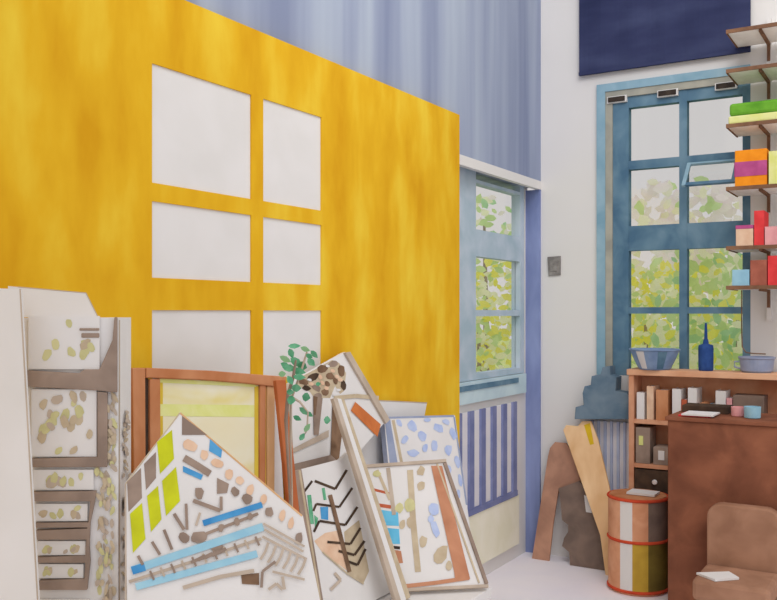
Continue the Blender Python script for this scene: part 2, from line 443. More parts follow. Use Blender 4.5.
def drawer(y0, y1, x0, x1, n, r0, r1, hand=None):
    mb = MB(); mb.prism(pf.poly([(x0, y0), (x1, y0), (x1, y1), (x0, y1)]), pf.n, 0.010, 0.001, M['canvas'])
    mk = Marks(mb, pf, 0.0104)
    for _ in range(n):
        r = random.uniform(r0, r1)
        mk.d(random.choice(['olive', 'olive', 'sand', 'taupe_l']), random.uniform(x0 + r * 2, x1 - r * 2), random.uniform(y0 + r * 1.6, y1 - r * 1.6), r * 1.5, r, random.uniform(50, 150))
    d = mb.build('drawer', ch)
    if hand:
        mb = MB()
        for (a, b, c, e) in hand: mb.prism(pf.poly([(a, b), (c, b), (c, e), (a, e)]), pf.n, 0.014, 0.0095, M['taupe'])
        mb.build('handle', d, 0.002)
drawer(316, 369, 29, 100, 10, 3.0, 4.6, [(80, 328, 99.8, 330.5), (82, 333, 99.8, 337.5)])
drawer(389, 456, 32, 97, 22, 2.8, 4.6)
drawer(469, 489, 34, 94, 12, 2.4, 4)
drawer(503, 520, 36, 88, 8, 2.4, 3.6)
drawer(540, 554, 38, 86, 8, 2.0, 3.2)
drawer(563, 577, 39, 84, 7, 2.0, 3.2)
for k in range(4): drawer(598 + k * 62, 598 + k * 62 + 46, 39, 90, 14, 2.4, 4)
def rail(px): slab('rail', pf, px, 0.017, 'taupe', ch, 0.018, 0.002)
rail([(27, 370), (80, 373), (85, 369), (100, 369), (113, 340), (115, 317), (117.6, 317), (117.6, 392), (98, 390), (28, 386)])
rail([(98, 391), (108, 392), (108, 466), (33, 466), (32, 458), (98, 456)])
rail([(34, 491), (97, 490), (95, 503), (91, 522), (90, 545), (91, 560), (88, 588), (40, 588), (40, 579), (85, 577), (86, 561), (38, 561), (38, 556), (86, 554), (87, 538), (37, 538), (37, 529), (88, 527), (88, 526), (36, 526), (36, 522), (89, 521), (91, 500), (34, 500)])
for k in range(4): rail([(36, 648 + k * 62), (92, 648 + k * 62), (92, 656 + k * 62), (36, 656 + k * 62)])
# white sheet on the chest, white board leaning beside it
p = Plane.upright(ground(20, 2.36), ground(98, 2.40))
mb = MB(); mb.prism(p.poly([(8, 286), (86, 293), (98, 317.2), (8, 317.2)]), p.n, 0, -0.006, M['canvas'])
mk = Marks(mb, p); mk.l('taupe_l', [(18, 287), (86, 293), (97.5, 316)], 1.0)
tag(mb.build('sheet_of_card'), 'white card with one cut corner standing on top of the leaf patterned chest', 'card')
p = Plane.three((-8, 288, 2.16), (20, 290, 2.16), (20, 600, 2.06))
A = p.pt(-14, 288); B = p.pt(20.5, 289); Cc = p.down((20.5, 289), (38, 600), 0); D_ = p.down((-14, 288), (-12, 600), 0)
mb = MB(); mb.prism([A, B, Cc, D_], p.n, 0, -0.012, M['canvas'])
mk = Marks(mb, p); mk.l('taupe_l', [(20.2, 289), (37.7, 600)], 1.6)
tag(mb.build('board'), 'plain white board leaning against the left side of the patterned chest', 'board')

# ------------------------------------------------------------------ gabled street painting
p = Plane.three((180, 412, 2.42), (125, 590, 2.22), (310, 590, 2.32))
A = p.pt(125, 483); B = p.pt(180, 412); Cc = p.pt(303, 516); D_ = p.down((303, 516), (318, 590), 0); E_ = p.down((125, 483), (127, 590), 0)
mb = MB(); mb.prism([A, B, Cc, D_, E_], p.n, 0, -0.018, M['canvas'], M['taupe_l'])
mk = Marks(mb, p)
mk.l('taupe_l', [(125.8, 600), (125.5, 484)], 1.8); mk.l('sand', [(125.5, 484), (180, 413)], 1.4); mk.l('wood_l', [(180, 413), (302, 516)], 1.8)
for m_, q in (('taupe', [(127, 482), (141, 468), (142, 498), (128.5, 512)]), ('taupe', [(144, 464), (156, 452), (156, 478), (146, 490)]),
              ('lime', [(157, 442), (172, 430), (174, 459), (160, 474)]), ('taupe', [(182, 416), (207, 435), (182, 435)]),
              ('lime', [(162, 481), (176, 467), (180, 501), (166, 516)]), ('lime', [(147, 496), (158, 486), (161.5, 519.5), (151, 532)]),
              ('lime', [(130, 514), (142, 503), (145.5, 539), (133, 553)]), ('blue', [(210, 439), (222, 450), (221, 458), (209, 451)]),
              ('blue', [(183, 466), (203, 475), (201, 480), (183, 472)]), ('umber', [(241, 575), (259, 573), (259, 585), (242, 584)]),
              ('taupe', [(217, 478), (229, 484), (227, 493), (217, 494)])): mk.p(m_, q)
mk.l('taupe', [(184, 458), (196, 465), (210, 474)], 7)
for (x, y, a, b, g) in ((190, 446, 9, 5.5, 25), (204, 455, 4, 5, 0), (217, 463, 7, 4.5, 20), (229, 475, 4.5, 5, 30), (240, 481, 4.5, 4, 40), (250, 490, 4, 6, 20), (264, 499, 3.5, 5, 10), (282, 516, 3, 6, 10), (291, 523, 3, 6, 10)):
    mk.d('peach', x, y, a, b, g)
for (x, y, a, b) in ((199, 493, 4.5, 6), (235, 492, 4, 5), (247, 499, 5, 5.5), (269, 512, 4, 5), (184, 538, 5, 6), (199, 537, 8, 6), (217, 548, 6, 4), (299, 538, 4, 6)): mk.d('taupe', x, y, a, b, -15)
mk.l('blue', [(203, 523.5), (262, 505)], 6); mk.l('taupe', [(206, 534), (258, 514)], 3)
mk.l('blue_l', [(132, 570.5), (263, 527)], 8); mk.l('blue', [(132, 571), (145, 567)], 8); mk.l('taupe_l', [(129, 582), (195, 561), (261, 539)], 3)
mk.l('blue_l', [(136, 587), (257, 554)], 7); mk.l('taupe_l', [(183, 588), (220, 577), (254, 571)], 4)
mk.l('taupe', [(174, 514), (184, 530)], 3.4); mk.l('taupe', [(186, 504), (187, 530)], 2.8); mk.l('taupe_l', [(200, 513), (196, 526)], 2.4)
mk.l('taupe', [(164, 530), (172, 550)], 3); mk.l('taupe', [(152, 542), (160, 555)], 3); mk.l('taupe', [(138, 556), (143, 565)], 3)
mk.l('taupe', [(193, 501), (220, 511)], 4); mk.l('taupe', [(221, 497), (221, 511)], 3)
for (x, y) in ((221, 528), (237, 522), (250, 517)): mk.d('taupe', x, y, 3, 4)
for i in range(11):
    x = 150 + i * 10.5; y = 582 - (x - 129) * 0.326 + 2; mk.l('taupe_l' if i % 2 else 'taupe', [(x, y - 6), (x + 4, y + 3)], 2.2)
for x in (205, 212, 219, 226): mk.l('taupe', [(x - 14, 563 - (x - 205) * .33), (x, 556 - (x - 205) * .33)], 3)
mk.l('taupe_l', [(263, 524), (304, 547)], 2.2); mk.l('taupe_l', [(264, 530), (303, 552)], 2.2); mk.l('taupe_l', [(262, 537), (305, 559)], 2.4)
for i in range(6):
    x = 268 + i * 7.5; mk.l('taupe_l', [(x, 543 + i * 3), (x - 3, 552 + i * 3), (x - 8, 560 + i * 3)], 2.6)
mk.l('taupe', [(261, 588), (262, 572), (275, 562)], 2.8); mk.l('taupe_l', [(272, 572), (304, 580)], 2.4); mk.l('taupe_l', [(268, 590), (276, 584), (282, 590)], 3); mk.l('taupe_l', [(282, 577), (284, 590)], 3)
tag(mb.build('street_painting'), 'gable topped white board painted with lime windows and slanting blue stripes', 'painting')

# ------------------------------------------------------------------ wood framed cream canvas
p = Plane.three((132, 367, 2.72), (285, 378, 3.20), (132, 590, 2.62))
cv = thing('framed_canvas', 'large cream yellow canvas in an orange wooden frame behind the gabled painting', 'canvas', p.down((200, 372), (205, 590), ZB))
def strip(name, pl, a0, a1, b0, b1, zb, th, mat, parent, front=0.0):
    """a bar from pixels a0-a1 (top edge) heading to b0-b1, continued down to zb"""
    q = [pl.pt(*a0), pl.pt(*a1), pl.down(a1, b1, zb), pl.down(a0, b0, zb)]
    mb = MB(); mb.prism(q, pl.n, front, front - th, M[mat]); return mb.build(name, parent, 0.003)
strip('stile', p, (131, 368), (144, 368), (134, 600), (145, 600), ZB, 0.025, 'wood', cv, 0.008)
strip('stile', p, (148.5, 379), (159, 379), (149, 600), (160, 600), ZB, 0.025, 'wood', cv, 0.008)
strip('gap_board', p, (144, 378), (148.5, 378), (145, 600), (149, 600), ZB, 0.012, 'dark', cv, 0.0)
slab('rail', p, [(144.2, 368), (210, 371), (285, 377), (281, 388), (250, 384), (200, 380), (144.2, 378)], 0.025, 'wood', cv, 0.012, 0.003)
q = [p.pt(159, 379), p.pt(259, 384), p.down((259, 384), (259, 600), ZB), p.down((159, 379), (160, 600), ZB)]
mb = MB(); mb.prism(q, p.n, -0.004, -0.016, M['cream']); mk = Marks(mb, p, -0.0034)
mk.l('mustard', [(161, 380), (161.5, 600)], 5); mk.l('lime_l', [(160, 410), (255, 411)], 12); mk.l('mustard', [(257, 386), (257, 600)], 4); mk.l('lime_l', [(160, 380.5), (257, 385)], 4)
mb.build('canvas', cv)
strip('stile', p, (259.5, 385), (265, 385), (258.5, 600), (264, 600), ZB, 0.025, 'wood', cv, 0.006)
strip('stile', p, (266.5, 386), (274, 387), (266, 600), (273, 600), ZB, 0.025, 'wood_l', cv, 0.006)
tag(strip('edge_strip', p, (274, 388), (277.5, 388), (273, 600), (290, 600), ZB, 0.01, 'canvas', cv, 0.0), 'white edge strip')
strip('gap_board', p, (265, 386), (266.5, 386), (264, 600), (266, 600), ZB, 0.012, 'mustard', cv, 0.0)
p = Plane.three((276, 379, 3.08), (290, 379, 3.12), (296, 515, 3.03))
q = [p.pt(276, 380), p.pt(286, 380), p.down((286, 380), (300, 515), ZB), p.down((276, 380), (290, 515), ZB)]
mb = MB(); mb.prism(q, p.n, 0, -0.02, M['rust'])
tag(mb.build('stretcher_bar', bevel=0.003), 'tilted rust brown wooden bar at the right end of the cream canvas frame', 'bar')

# ------------------------------------------------------------------ white canvas with mottled brown still life and orange bar
p = Plane.lean(-1.95, ZB, 0.17)
wc = thing('still_life_canvas', 'big white canvas with mottled brown table and orange bar painted on it', 'painting', p.down((340, 400), (341, 590), ZB))
q = [p.pt(290, 383), p.pt(345, 352), p.pt(386, 421), p.pt(366, 444), p.pt(345, 470), p.down((345, 470), (345, 600), ZB), p.down((290, 383), (300, 600), ZB)]
mb = MB(); mb.prism(q, p.n, 0, -0.018, M['canvas'])
mk = Marks(mb, p)
mk.p('sand', [(297, 379), (314, 370), (332, 360), (339, 363), (346, 373), (344, 391), (340, 394), (335, 386), (330, 398), (314, 398), (310, 392), (297, 385)])
for i_, (x, y, a, b, g) in enumerate(((303, 382, 6, 3.5, 20), (313, 377, 7, 4, -30), (322, 369, 7, 4.5, -30), (333, 364, 6, 4, -20), (341, 371, 4, 7, 0), (343, 385, 3.5, 6, 0), (330, 376, 5, 4, 10), (316, 388, 6, 3.5, 30), (325, 392, 5, 4, 0), (306, 388, 5, 3, 10), (335, 381, 4, 3, 60), (318, 396, 5, 4, 0), (327, 384, 4, 3, 40))):
    mk.d(('umber', 'dark', 'umber', 'taupe')[i_ % 4], x, y, a * .85, b * .85, g)
for (x, y) in ((320, 377), (326, 388), (337, 377), (311, 384), (332, 371), (322, 383), (340, 380)): mk.d('peach', x, y, 2.6, 1.8, random.uniform(0, 90))
for (x, y) in ((338, 390), (333, 394), (309, 380), (327, 366)): mk.d('canvas', x, y, 2.2, 1.4, random.uniform(0, 90))
mk.p('taupe', [(312.5, 396), (322, 398), (318, 435), (313, 435)]); mk.p('umber', [(312.5, 396), (317, 397), (315, 415), (313, 415)])
mk.p('taupe_l', [(291.5, 449), (328, 430), (328, 437), (293, 453)])
mk.p('umber', [(332, 400), (340.5, 402), (342, 428), (338, 462), (329, 461), (330, 451)])
mk.p('taupe', [(293, 464), (330, 455), (338, 462), (294, 471)])
mk.l('sand', [(333.5, 398), (355, 396), (378, 398)], 4)
mk.p('orange', [(354.5, 402), (380, 424.5), (376.7, 437), (350, 410.5)])
mb.build('canvas', wc)
slab('edge_strip', p, [(343, 353), (348, 352), (388, 420), (384, 424)], 0.016, 'taupe_l', wc, 0.012, 0.002)
# plain white canvas behind it, to the right
p = Plane.lean(-2.09, ZB, 0.06)
q = [p.pt(350, 399), p.pt(427, 402.5), p.down((427, 402.5), (397, 560), ZB), p.down((350, 399), (352, 560), ZB)]
mb = MB(); mb.prism(q, p.n, 0, -0.015, M['canvas']); mk = Marks(mb, p); mk.l('taupe_l', [(352, 399.4), (427, 403)], 1.2)
tag(mb.build('canvas'), 'plain white canvas between the orange bar painting and the yellow partition', 'canvas')

# ------------------------------------------------------------------ chevron painting and pale batten
p = Plane.lean(-1.80, ZB, 0.27)
cp = thing('chevron_painting', 'white painting with dark brown chevrons on a trunk beside the pale batten', 'painting', p.down((330, 470), (345, 590), ZB))
q = [p.pt(294, 471), p.pt(341, 459), p.pt(348, 452), p.down((348, 452), (391, 590), ZB), p.down((294, 471), (318, 590), ZB)]
mb = MB(); mb.prism(q, p.n, 0, -0.018, M['canvas']); mk = Marks(mb, p)
mk.p('peach', [(314, 541), (325, 533), (340, 530), (350, 573), (322, 552)]); mk.p('sand', [(344, 532), (359, 520), (369, 571), (363, 584), (347, 574)])
mk.l('leaf', [(309, 495), (312, 524)], 4); mk.l('leaf', [(323, 488), (325, 500)], 3); mk.p('leaf', [(314, 515), (318, 518), (315, 532)])
mk.p('blue', [(320, 507), (328, 507), (328, 520), (321, 519)])
for pts, w in (([(303, 493), (312, 481)], 3), ([(314.5, 481), (335, 489), (346.5, 470)], 3.4), ([(313, 511), (316, 504), (339, 507), (352, 488)], 3), ([(313.5, 532), (319, 521), (345, 525), (357, 507)], 3.2),
               ([(327, 542), (350, 544), (360, 528)], 3.2), ([(338, 551), (354, 555), (364, 541)], 3.4), ([(346, 561), (357, 565), (365, 549)], 3.4)): mk.l('dark', pts, w * .75)
mk.l('umber', [(329.5, 495), (338, 528), (349, 572)], 4); mk.l('taupe_l', [(330, 590), (340, 580), (334, 573)], 3)
mk.l('sand', [(322, 552), (347, 574), (363, 584)], 1.5)
mb.build('canvas', cp)
strip('edge_strip', p, (292, 471), (300, 469), (311, 590), (320, 590), ZB, 0.024, 'taupe', cp, 0.008)
strip('edge_strip', p, (296.5, 471), (298.5, 470.5), (315.5, 590), (317.5, 590), ZB, 0.006, 'sand', cp, 0.011)
p = Plane.lean(-1.70, ZB, 0.32)
bt = thing('batten', 'long pale batten slanting between the chevron painting and the framed collage', 'batten', p.down((340, 400), (404, 590), ZB))
strip('strip', p, (333.5, 398), (337.5, 398), (393, 590), (398, 590), ZB, 0.018, 'taupe_l', bt)
strip('strip', p, (337.5, 398.2), (341.5, 398.5), (398, 590), (403.5, 590), ZB, 0.012, 'canvas', bt)
strip('strip', p, (341.5, 398.5), (344.5, 399), (403.5, 590), (408.5, 590), ZB, 0.018, 'sand', bt)

# ------------------------------------------------------------------ framed collage
p = Plane.three((487, 588, 3.515), (400, 591, 3.46), (352, 466, 3.66))
fc = thing('framed_collage', 'thin framed collage with blue blocks and a brown mat leaning in front', 'picture', p.pt(445, 588))
TL, TR, BR, BL = (353, 467), (444, 460.5), (487, 586), (398, 591)
mb = MB(); mb.prism(p.poly([TL, TR, BR, BL]), p.n, 0, -0.012, M['canvas']); mk = Marks(mb, p)
mk.l('redst', [(371.5, 489), (391, 494)], 2.6); mk.l('redst', [(377, 505), (391, 507)], 3.6)
mk.p('cyan', [(376, 509), (398, 512.5), (399, 526), (378.5, 525)]); mk.p('cyan', [(381, 527.5), (399, 529), (400, 544), (384, 544)])
mk.l('black', [(385.5, 546.5), (400, 548)], 3); mk.p('brownr', [(387, 549), (401, 551), (403, 563), (391, 564)])
mk.l('sand', [(410, 470), (413, 520), (418, 572)], 6); mk.l('sand', [(377, 470), (390, 500)], 3); mk.l('taupe_l', [(388, 468), (394, 515)], 4)
for (x, y, a, b, g) in ((421, 471, 4, 5, 20), (421, 486, 4.5, 5, 0), (399, 508, 4, 5, 0), (410, 522, 4, 6, 10), (402, 525, 3, 5, 20), (423, 542, 4, 6, 10), (441, 555, 6, 10, 30), (449, 566, 3, 5, 10), (377, 474, 4, 3, 0), (410, 505, 5, 7, 0)): mk.d(random.choice(['olive', 'sand']), x, y, a, b, g)
mk.d('periw', 434, 509, 5, 6, 0); mk.d('periw', 435, 529, 3.6, 9, -20); mk.d('periw', 431, 519, 3, 4, 0)
mk.p('brownr', [(431, 466), (442, 466), (470, 579), (455, 580), (454, 572)]); mk.l('brownr', [(399, 587), (435, 583), (469, 578)], 4)
mb.build('sheet', fc)
slab('frame_rail', p, line([(352, 467.5), (446, 461)], 3.2), 0.02, 'taupe_l', fc, 0.008, 0.001)
slab('frame_rail', p, line([(397, 590.5), (488, 586)], 3.2), 0.02, 'taupe_l', fc, 0.008, 0.001)
slab('frame_stile', p, line([(444.6, 463.2), (486.5, 584)], 3.4), 0.02, 'taupe', fc, 0.008, 0.001)
slab('frame_stile', p, line([(354, 470), (396, 588)], 2.4), 0.02, 'taupe_l', fc, 0.008, 0.001)
slab('inner_bead', p, line([(437, 463.8), (479, 583)], 1.6), 0.004, 'sand', fc, 0.004)

# ------------------------------------------------------------------ blue leaf canvas
p = Plane.three((385, 417, 3.97), (455, 416, 4.40), (467, 505, 4.34))
q = [p.pt(384, 418), p.pt(455, 415.5), p.down((455, 415.5), (467, 505), 0), p.down((384, 418), (392, 505), 0)]
mb = MB(); mb.prism(q, p.n, 0, -0.025, M['canvas'], M['greyblue']); mk = Marks(mb, p)
mk.p('greyblue', [(384.5, 419), (390, 418.5), (398, 465), (399, 500), (394, 500)]); mk.l('sand', [(393, 420), (402, 465)], 3)
mk.l('greyblue', [(386, 417.8), (454, 416)], 2); mk.l('greyblue', [(454, 417), (466.5, 505)], 1.6)
for (x, y, a, b, g) in ((399, 423, 4, 2.6, 60), (412, 426, 6, 4.5, 70), (422, 436, 5, 4, 60), (438, 428, 5.5, 4, 40), (413, 453, 6, 4, 0), (434, 446, 3, 6, 0), (448, 450, 4, 5.5, 0), (453, 434, 3, 6, -20), (457, 462, 2.6, 6, -10), (460, 480, 2, 6, -10), (427, 420, 4, 2, 0), (446, 422, 4, 2.4, 30), (404, 440, 3, 5, 30), (448, 470, 3, 5, 0), (458, 494, 2, 5, 0), (425, 448, 2.6, 4, 20)): mk.d('periw', x, y, a, b, g)
tag(mb.build('leaf_canvas'), 'white canvas with periwinkle blue leaf dabs next to the striped radiator', 'canvas')

# ------------------------------------------------------------------ vine in a pot
pc = at(289, 312, 2.70); pc.z = ZB
pl_ = thing('potted_vine', 'green leaved vine with a grey stem beside the mottled brown painting', 'plant', pc)
mb = MB(); mb.lathe(pc, [(0.036, 0), (0.05, 0.17), (0.054, 0.17), (0.054, 0.19), (0.046, 0.19), (0.042, 0.17)], M['wood'], 24); mb.build('pot', pl_, smooth=False)
def vpt(x, y, d=2.8): return at(x, y, d)
mb = MB()
mb.tube([pc + Vector((0, 0, .17)), vpt(290, 500), vpt(287.5, 450), vpt(286, 420), vpt(288, 395), vpt(293, 378), vpt(296, 360)], [.004, .004, .005, .006, .006, .005, .003], M['taupe'], 8)
mb.tube([pc + Vector((.01, .005, .17)), vpt(292, 490, 2.83), vpt(290.5, 440, 2.83), vpt(291, 400, 2.82), vpt(300, 375, 2.82), vpt(307, 352, 2.82)], [.003, .003, .004, .004, .004, .003], M['taupe_l'], 8)
mb.tube([vpt(288, 395), vpt(300, 402), vpt(308, 412), vpt(307, 430), vpt(302, 440)], [.005, .004, .003, .003, .002], M['taupe_l'], 6)
mb.build('stem', pl_)
LV = [(294, 346, 5, 2.5, 0), (305, 349, 4, 2.6, 30), (314, 354, 4, 2.8, 40), (285, 359, 5, 3, 20), (291, 353, 4, 3, 60), (296, 362, 6, 4, 40), (302, 366, 4, 5, 10), (311, 362, 4, 3.4, 50), (289, 368, 6, 3.6, 0), (298, 371, 6, 3.6, 20), (309, 356, 3, 2.5, 20), (282, 374, 3, 3, 0), (290, 380, 4, 3, 60), (296, 388, 4, 4, 0), (299, 377, 5, 3, 10), (306, 397, 3.4, 4.6, 20), (291, 400, 3.4, 4.4, 10), (304, 411, 5, 3, 30), (309, 414, 3.5, 2.5, 30), (297, 418, 3.6, 2.6, 30), (307, 428, 4, 2.6, -50), (302, 437, 3.4, 2.6, -50), (327, 420, 2.8, 4, 0), (318, 384, 2, 2, 0), (290, 392, 3, 3, 0), (285, 365, 4, 2.6, 30)]
for (x, y, a, b, g) in LV:
    mb = MB(); c = vpt(x, y, 2.80 + random.uniform(-.05, .05)); ga = math.radians(g + random.uniform(-10, 10)); a *= 1.2; b *= 1.05
    ax = (RT * math.cos(ga) - UP * math.sin(ga)); up_ = (RT * math.sin(ga) + UP * math.cos(ga)); k = 2.8 / F
    tl_ = FW * random.uniform(-.4, .4)
    pr = [(-1, 0), (-.55, .75), (.1, 1), (.65, .6), (1.15, 0), (.65, -.6), (.1, -1), (-.55, -.75)]
    ring = [c + ax * (u * a * k) + (up_ + tl_) * (v * b * k) for u, v in pr]
    mid = [c + ax * (u * a * k) - FW * .004 for u in (-1, 0, 1.15)]
    mt = M['leaf'] if random.random() < .8 else M['f_d']
    mb.prism(ring, -FW, 0.0008, -0.0008, mt); mb.build('leaf', pl_)

# ------------------------------------------------------------------ boards leaning on the white wall
pw = Plane((0, YB - 0.15, 0), (0, -1, 0.14))
mb = MB(); a = pw.poly([(548, 456), (550, 448), (555, 442), (566, 443), (573, 454), (581, 482), (559, 488), (556, 505), (553, 525)]) + [pw.down((553, 525), (550, 552), 0), pw.down((548, 456), (533, 552), 0)]
mb.prism(a, pw.n, 0, -0.014, M['brown']); tag(mb.build('board'), 'brown round topped board leaning on the white wall next to the blue post', 'board')
pw2 = Plane((0, YB - 0.17, 0), (0, -1, 0.13))
a = pw2.poly([(558.5, 488.5), (579, 481), (589, 492)]) + [pw2.down((589, 492), (606, 555), 0), pw2.down((570, 552), (570, 557), 0)] + pw2.poly([(569, 552), (562, 546), (564, 538), (568, 532), (568, 525), (562, 520), (561, 508)])
mb = MB(); mb.prism(a, pw2.n, 0, -0.014, M['greyb']); mk = Marks(mb, pw2); mk.p('paper', [(584, 495), (589, 497), (592, 513), (586, 512)])
tag(mb.build('board'), 'dark grey brown notched board between the round topped board and tan plank', 'board')
pw3 = Plane((0, YB - 0.26, 0), (0, -1, 0.18))
a = pw3.poly([(563, 430), (566, 425), (578, 426), (582, 421), (591, 421), (598, 440), (611, 495)]) + [pw3.down((611, 495), (613, 545), 0), pw3.down((601, 540), (603.5, 560), 0)] + pw3.poly([(600, 535), (580, 478)])
mb = MB(); mb.prism(a, pw3.n, 0, -0.02, M['tan']); mk = Marks(mb, pw3); mk.p('gold', [(584, 425), (590, 423), (594, 444), (590, 445)])
tag(mb.build('plank', bevel=0.003), 'tan plank with a yellow patch leaning in front of the pale radiator', 'plank')

# blue cloth heap on the radiator by the window
mb = MB()
pc2 = Plane((0, YB - 0.125, 0), (0, -1, 0))
cloth_px = [(575, 419), (576, 407), (584, 405), (583, 393), (585, 386), (591, 386), (592, 376), (601, 374), (603, 367), (610, 366), (611, 375), (617, 377), (616, 391), (627, 393), (630, 396), (630, 419)]
mb.prism(pc2.poly(cloth_px), pc2.n, 0.01, -0.10, M['cloth'])
o = tag(mb.build('cloth', bevel=0.003), 'folded dark teal cloth heaped on the pale radiator at the window', 'cloth')

# ------------------------------------------------------------------ bookcase under the window
BF, BK = 5.36, 5.555; BX0, BX1 = -1.56, -0.55; BT = 1.255
bc = thing('bookcase', 'orange brown bookcase below the blue window behind the large brown crate', 'bookcase', ((BX0 + BX1) / 2, BF, 0))
c_ = M['case']
mb = MB(); mb.box((BX0 - .01, BF - .01, BT - .035), (BX1, BK, BT), M['topw']); tag(mb.build('top', bc, 0.003), 'paler tan brown top board')
mb = MB(); mb.box((BX0, BF, 0), (BX0 + .03, BK, BT - .035), c_); mb.build('side_panel', bc)
mb = MB(); mb.box((BX1 - .03, BF, 0), (BX1, BK, BT - .035), c_); mb.build('side_panel', bc)
mb = MB(); mb.box((BX0 + .03, BK - .012, 0), (BX1 - .03, BK, BT - .035), c_); mb.build('back_panel', bc)
SH = [0.955, 0.69, 0.50, 0.08]
for z in SH:
    mb = MB(); mb.box((BX0 + .03, BF + .004, z - .025), (BX1 - .03, BK - .012, z), c_); mb.build('shelf', bc)
def bx(name, lo, hi, mat, label, cat, group=None, bevel=0.002):
    mb = MB(); mb.box(lo, hi, M[mat]); return tag(mb.build(name, bevel=bevel), label, cat, group)
def book(x, z, w, h, dpt, mat, pages, label, group, cover_front=BF + .012, name='book', cat='book'):
    b = thing(name, label, cat, (x + w / 2, cover_front + dpt / 2, z), group)
    mb = MB(); mb.box((x, cover_front, z), (x + w, cover_front + .004, z + h), M[mat])
    mb.box((x, cover_front + .004, z), (x + .003, cover_front + dpt, z + h), M[mat]); mb.box((x + w - .003, cover_front + .004, z), (x + w, cover_front + dpt, z + h), M[mat]); mb.build('cover', b)
    mb = MB(); mb.box((x + .003, cover_front + .004, z + .004), (x + w - .003, cover_front + dpt - .003, z + h - .004), M['canvas']); mb.build('pages', b)
    return b
z = SH[0] + .001; G = 'books on the upper bookcase shelf'
for x, w, h, m_, lb in ((-1.515, .045, .16, 'canvas', 'white book at the left end of the bookcase top shelf'),
                        (-1.455, .04, .20, 'peach', 'tall peach book next to the end white book on the top shelf'),
                        (-1.40, .07, .18, 'wood', 'thick orange brown book on the bookcase top shelf'),
                        (-1.305, .05, .19, 'canvas', 'white book right of the thick orange brown book'),
                        (-1.252, .03, .13, 'redst', 'short red spined book between two white books'),
                        (-1.215, .05, .20, 'canvas', 'tall white book right of the short red book'),
                        (-1.10, .03, .11, 'skyb', 'small light blue book right of the tan arched box'),
                        (-1.06, .055, .19, 'canvas', 'white book between the small blue and small pink books'),
                        (-1.00, .03, .15, 'pink', 'small pink book left of the dark box')):
    book(x, z, w, h, .14, m_, 'canvas', lb, G)
mb = MB(); mb.box((-1.163, BF + .012, z), (-1.108, BF + .13, z + .09), M['wood']); mb.tube([(-1.1355, BF + .013, z + .09), (-1.1355, BF + .129, z + .09)], .0275, M['wood'], 20)
tag(mb.build('arched_box'), 'tan arch topped box among the books on the top shelf', 'box')
dk = bx('box', (-.965, BF + .01, z), (-.80, BF + .15, z + .17), 'greyb', 'dark grey brown box at the right of the top shelf', 'box')
mb = MB(); mb.box((-.90, BF + .004, z + .07), (-.85, BF + .010, z + .11), M['canvas']); tag(mb.build('tag', dk), 'white tag')
z = SH[1] + .001
g1 = bx('box', (-1.52, BF + .008, z), (-1.435, BF + .15, z + .215), 'taupe', 'tall taupe box on the middle bookcase shelf', 'box')
mb = MB(); mb.box((-1.50, BF + .003, z + .11), (-1.475, BF + .008, z + .165), M['lime_l']); tag(mb.build('tag', g1), 'lime tag')
g2 = bx('box', (-1.415, BF + .008, z), (-1.32, BF + .15, z + .105), 'taupe', 'low taupe box with a white tag beside the tall one', 'box')
mb = MB(); mb.box((-1.385, BF + .003, z + .03), (-1.35, BF + .008, z + .085), M['canvas']); tag(mb.build('tag', g2), 'white tag')
z = SH[2] + .001
dd = bx('box', (-1.525, BF + .006, z), (-1.32, BF + .15, z + .155), 'dark', 'dark brown box with a white knob behind the drum', 'box')
mb = MB(); cc = Vector((-1.405, BF - .002, z + .085)); mb.lathe((0, 0, 0), [(.012, 0), (.016, .006), (.012, .012)], M['canvas'], 16)
for i, v in enumerate(mb.v): mb.v[i] = Vector((cc.x + v.x, cc.y - v.z + .008, cc.z + v.y))
tag(mb.build('knob', dd), 'white knob')

# things on top of the bookcase
bw = thing('bowl', 'blue grey bowl with a painted white glint on the bookcase at the window', 'bowl', (-1.405, 5.415, BT))
mb = MB()
def bm_f(q, t): return M['canvas'] if (q in (1, 2) and t in (21, 22)) else (M['teal_d'] if q in (1, 2) and t in (26, 27) else M['bowl'])  # white facets put a glint into the bowl's colour
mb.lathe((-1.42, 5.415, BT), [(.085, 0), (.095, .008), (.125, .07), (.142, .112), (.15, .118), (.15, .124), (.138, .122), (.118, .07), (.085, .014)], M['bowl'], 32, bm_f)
mb.build('body', bw)
bo = thing('bottle', 'dark blue bottle with a slim neck on the bookcase at the window', 'bottle', (-1.13, 5.45, BT))
mb = MB(); mb.lathe((-1.13, 5.45, BT), [(.038, 0), (.042, .006), (.043, .135), (.040, .150), (.017, .158), (.013, .185)], M['bottle'], 24); mb.build('body', bo)
mb = MB(); mb.lathe((-1.13, 5.45, BT + .1855), [(.010, 0), (.008, .06), (.006, .095)], M['bottle'], 16); mb.build('nozzle', bo)
ty = thing('basin', 'grey rounded basin at the right end of the bookcase top', 'basin', (-.87, 5.44, BT))
mb = MB(); mb.lathe((-.85, 5.45, BT), [(.075, 0), (.085, .01), (.094, .075), (.10, .082), (.10, .09), (.09, .088), (.078, .015)], M['greyblue'], 28); mb.build('body', ty)
mb = MB(); mb.tube([(-.943, 5.43, BT + .06), (-.965, 5.42, BT + .06), (-.965, 5.42, BT + .03), (-.937, 5.435, BT + .02)], .006, M['greyblue'], 8); mb.build('handle', ty)

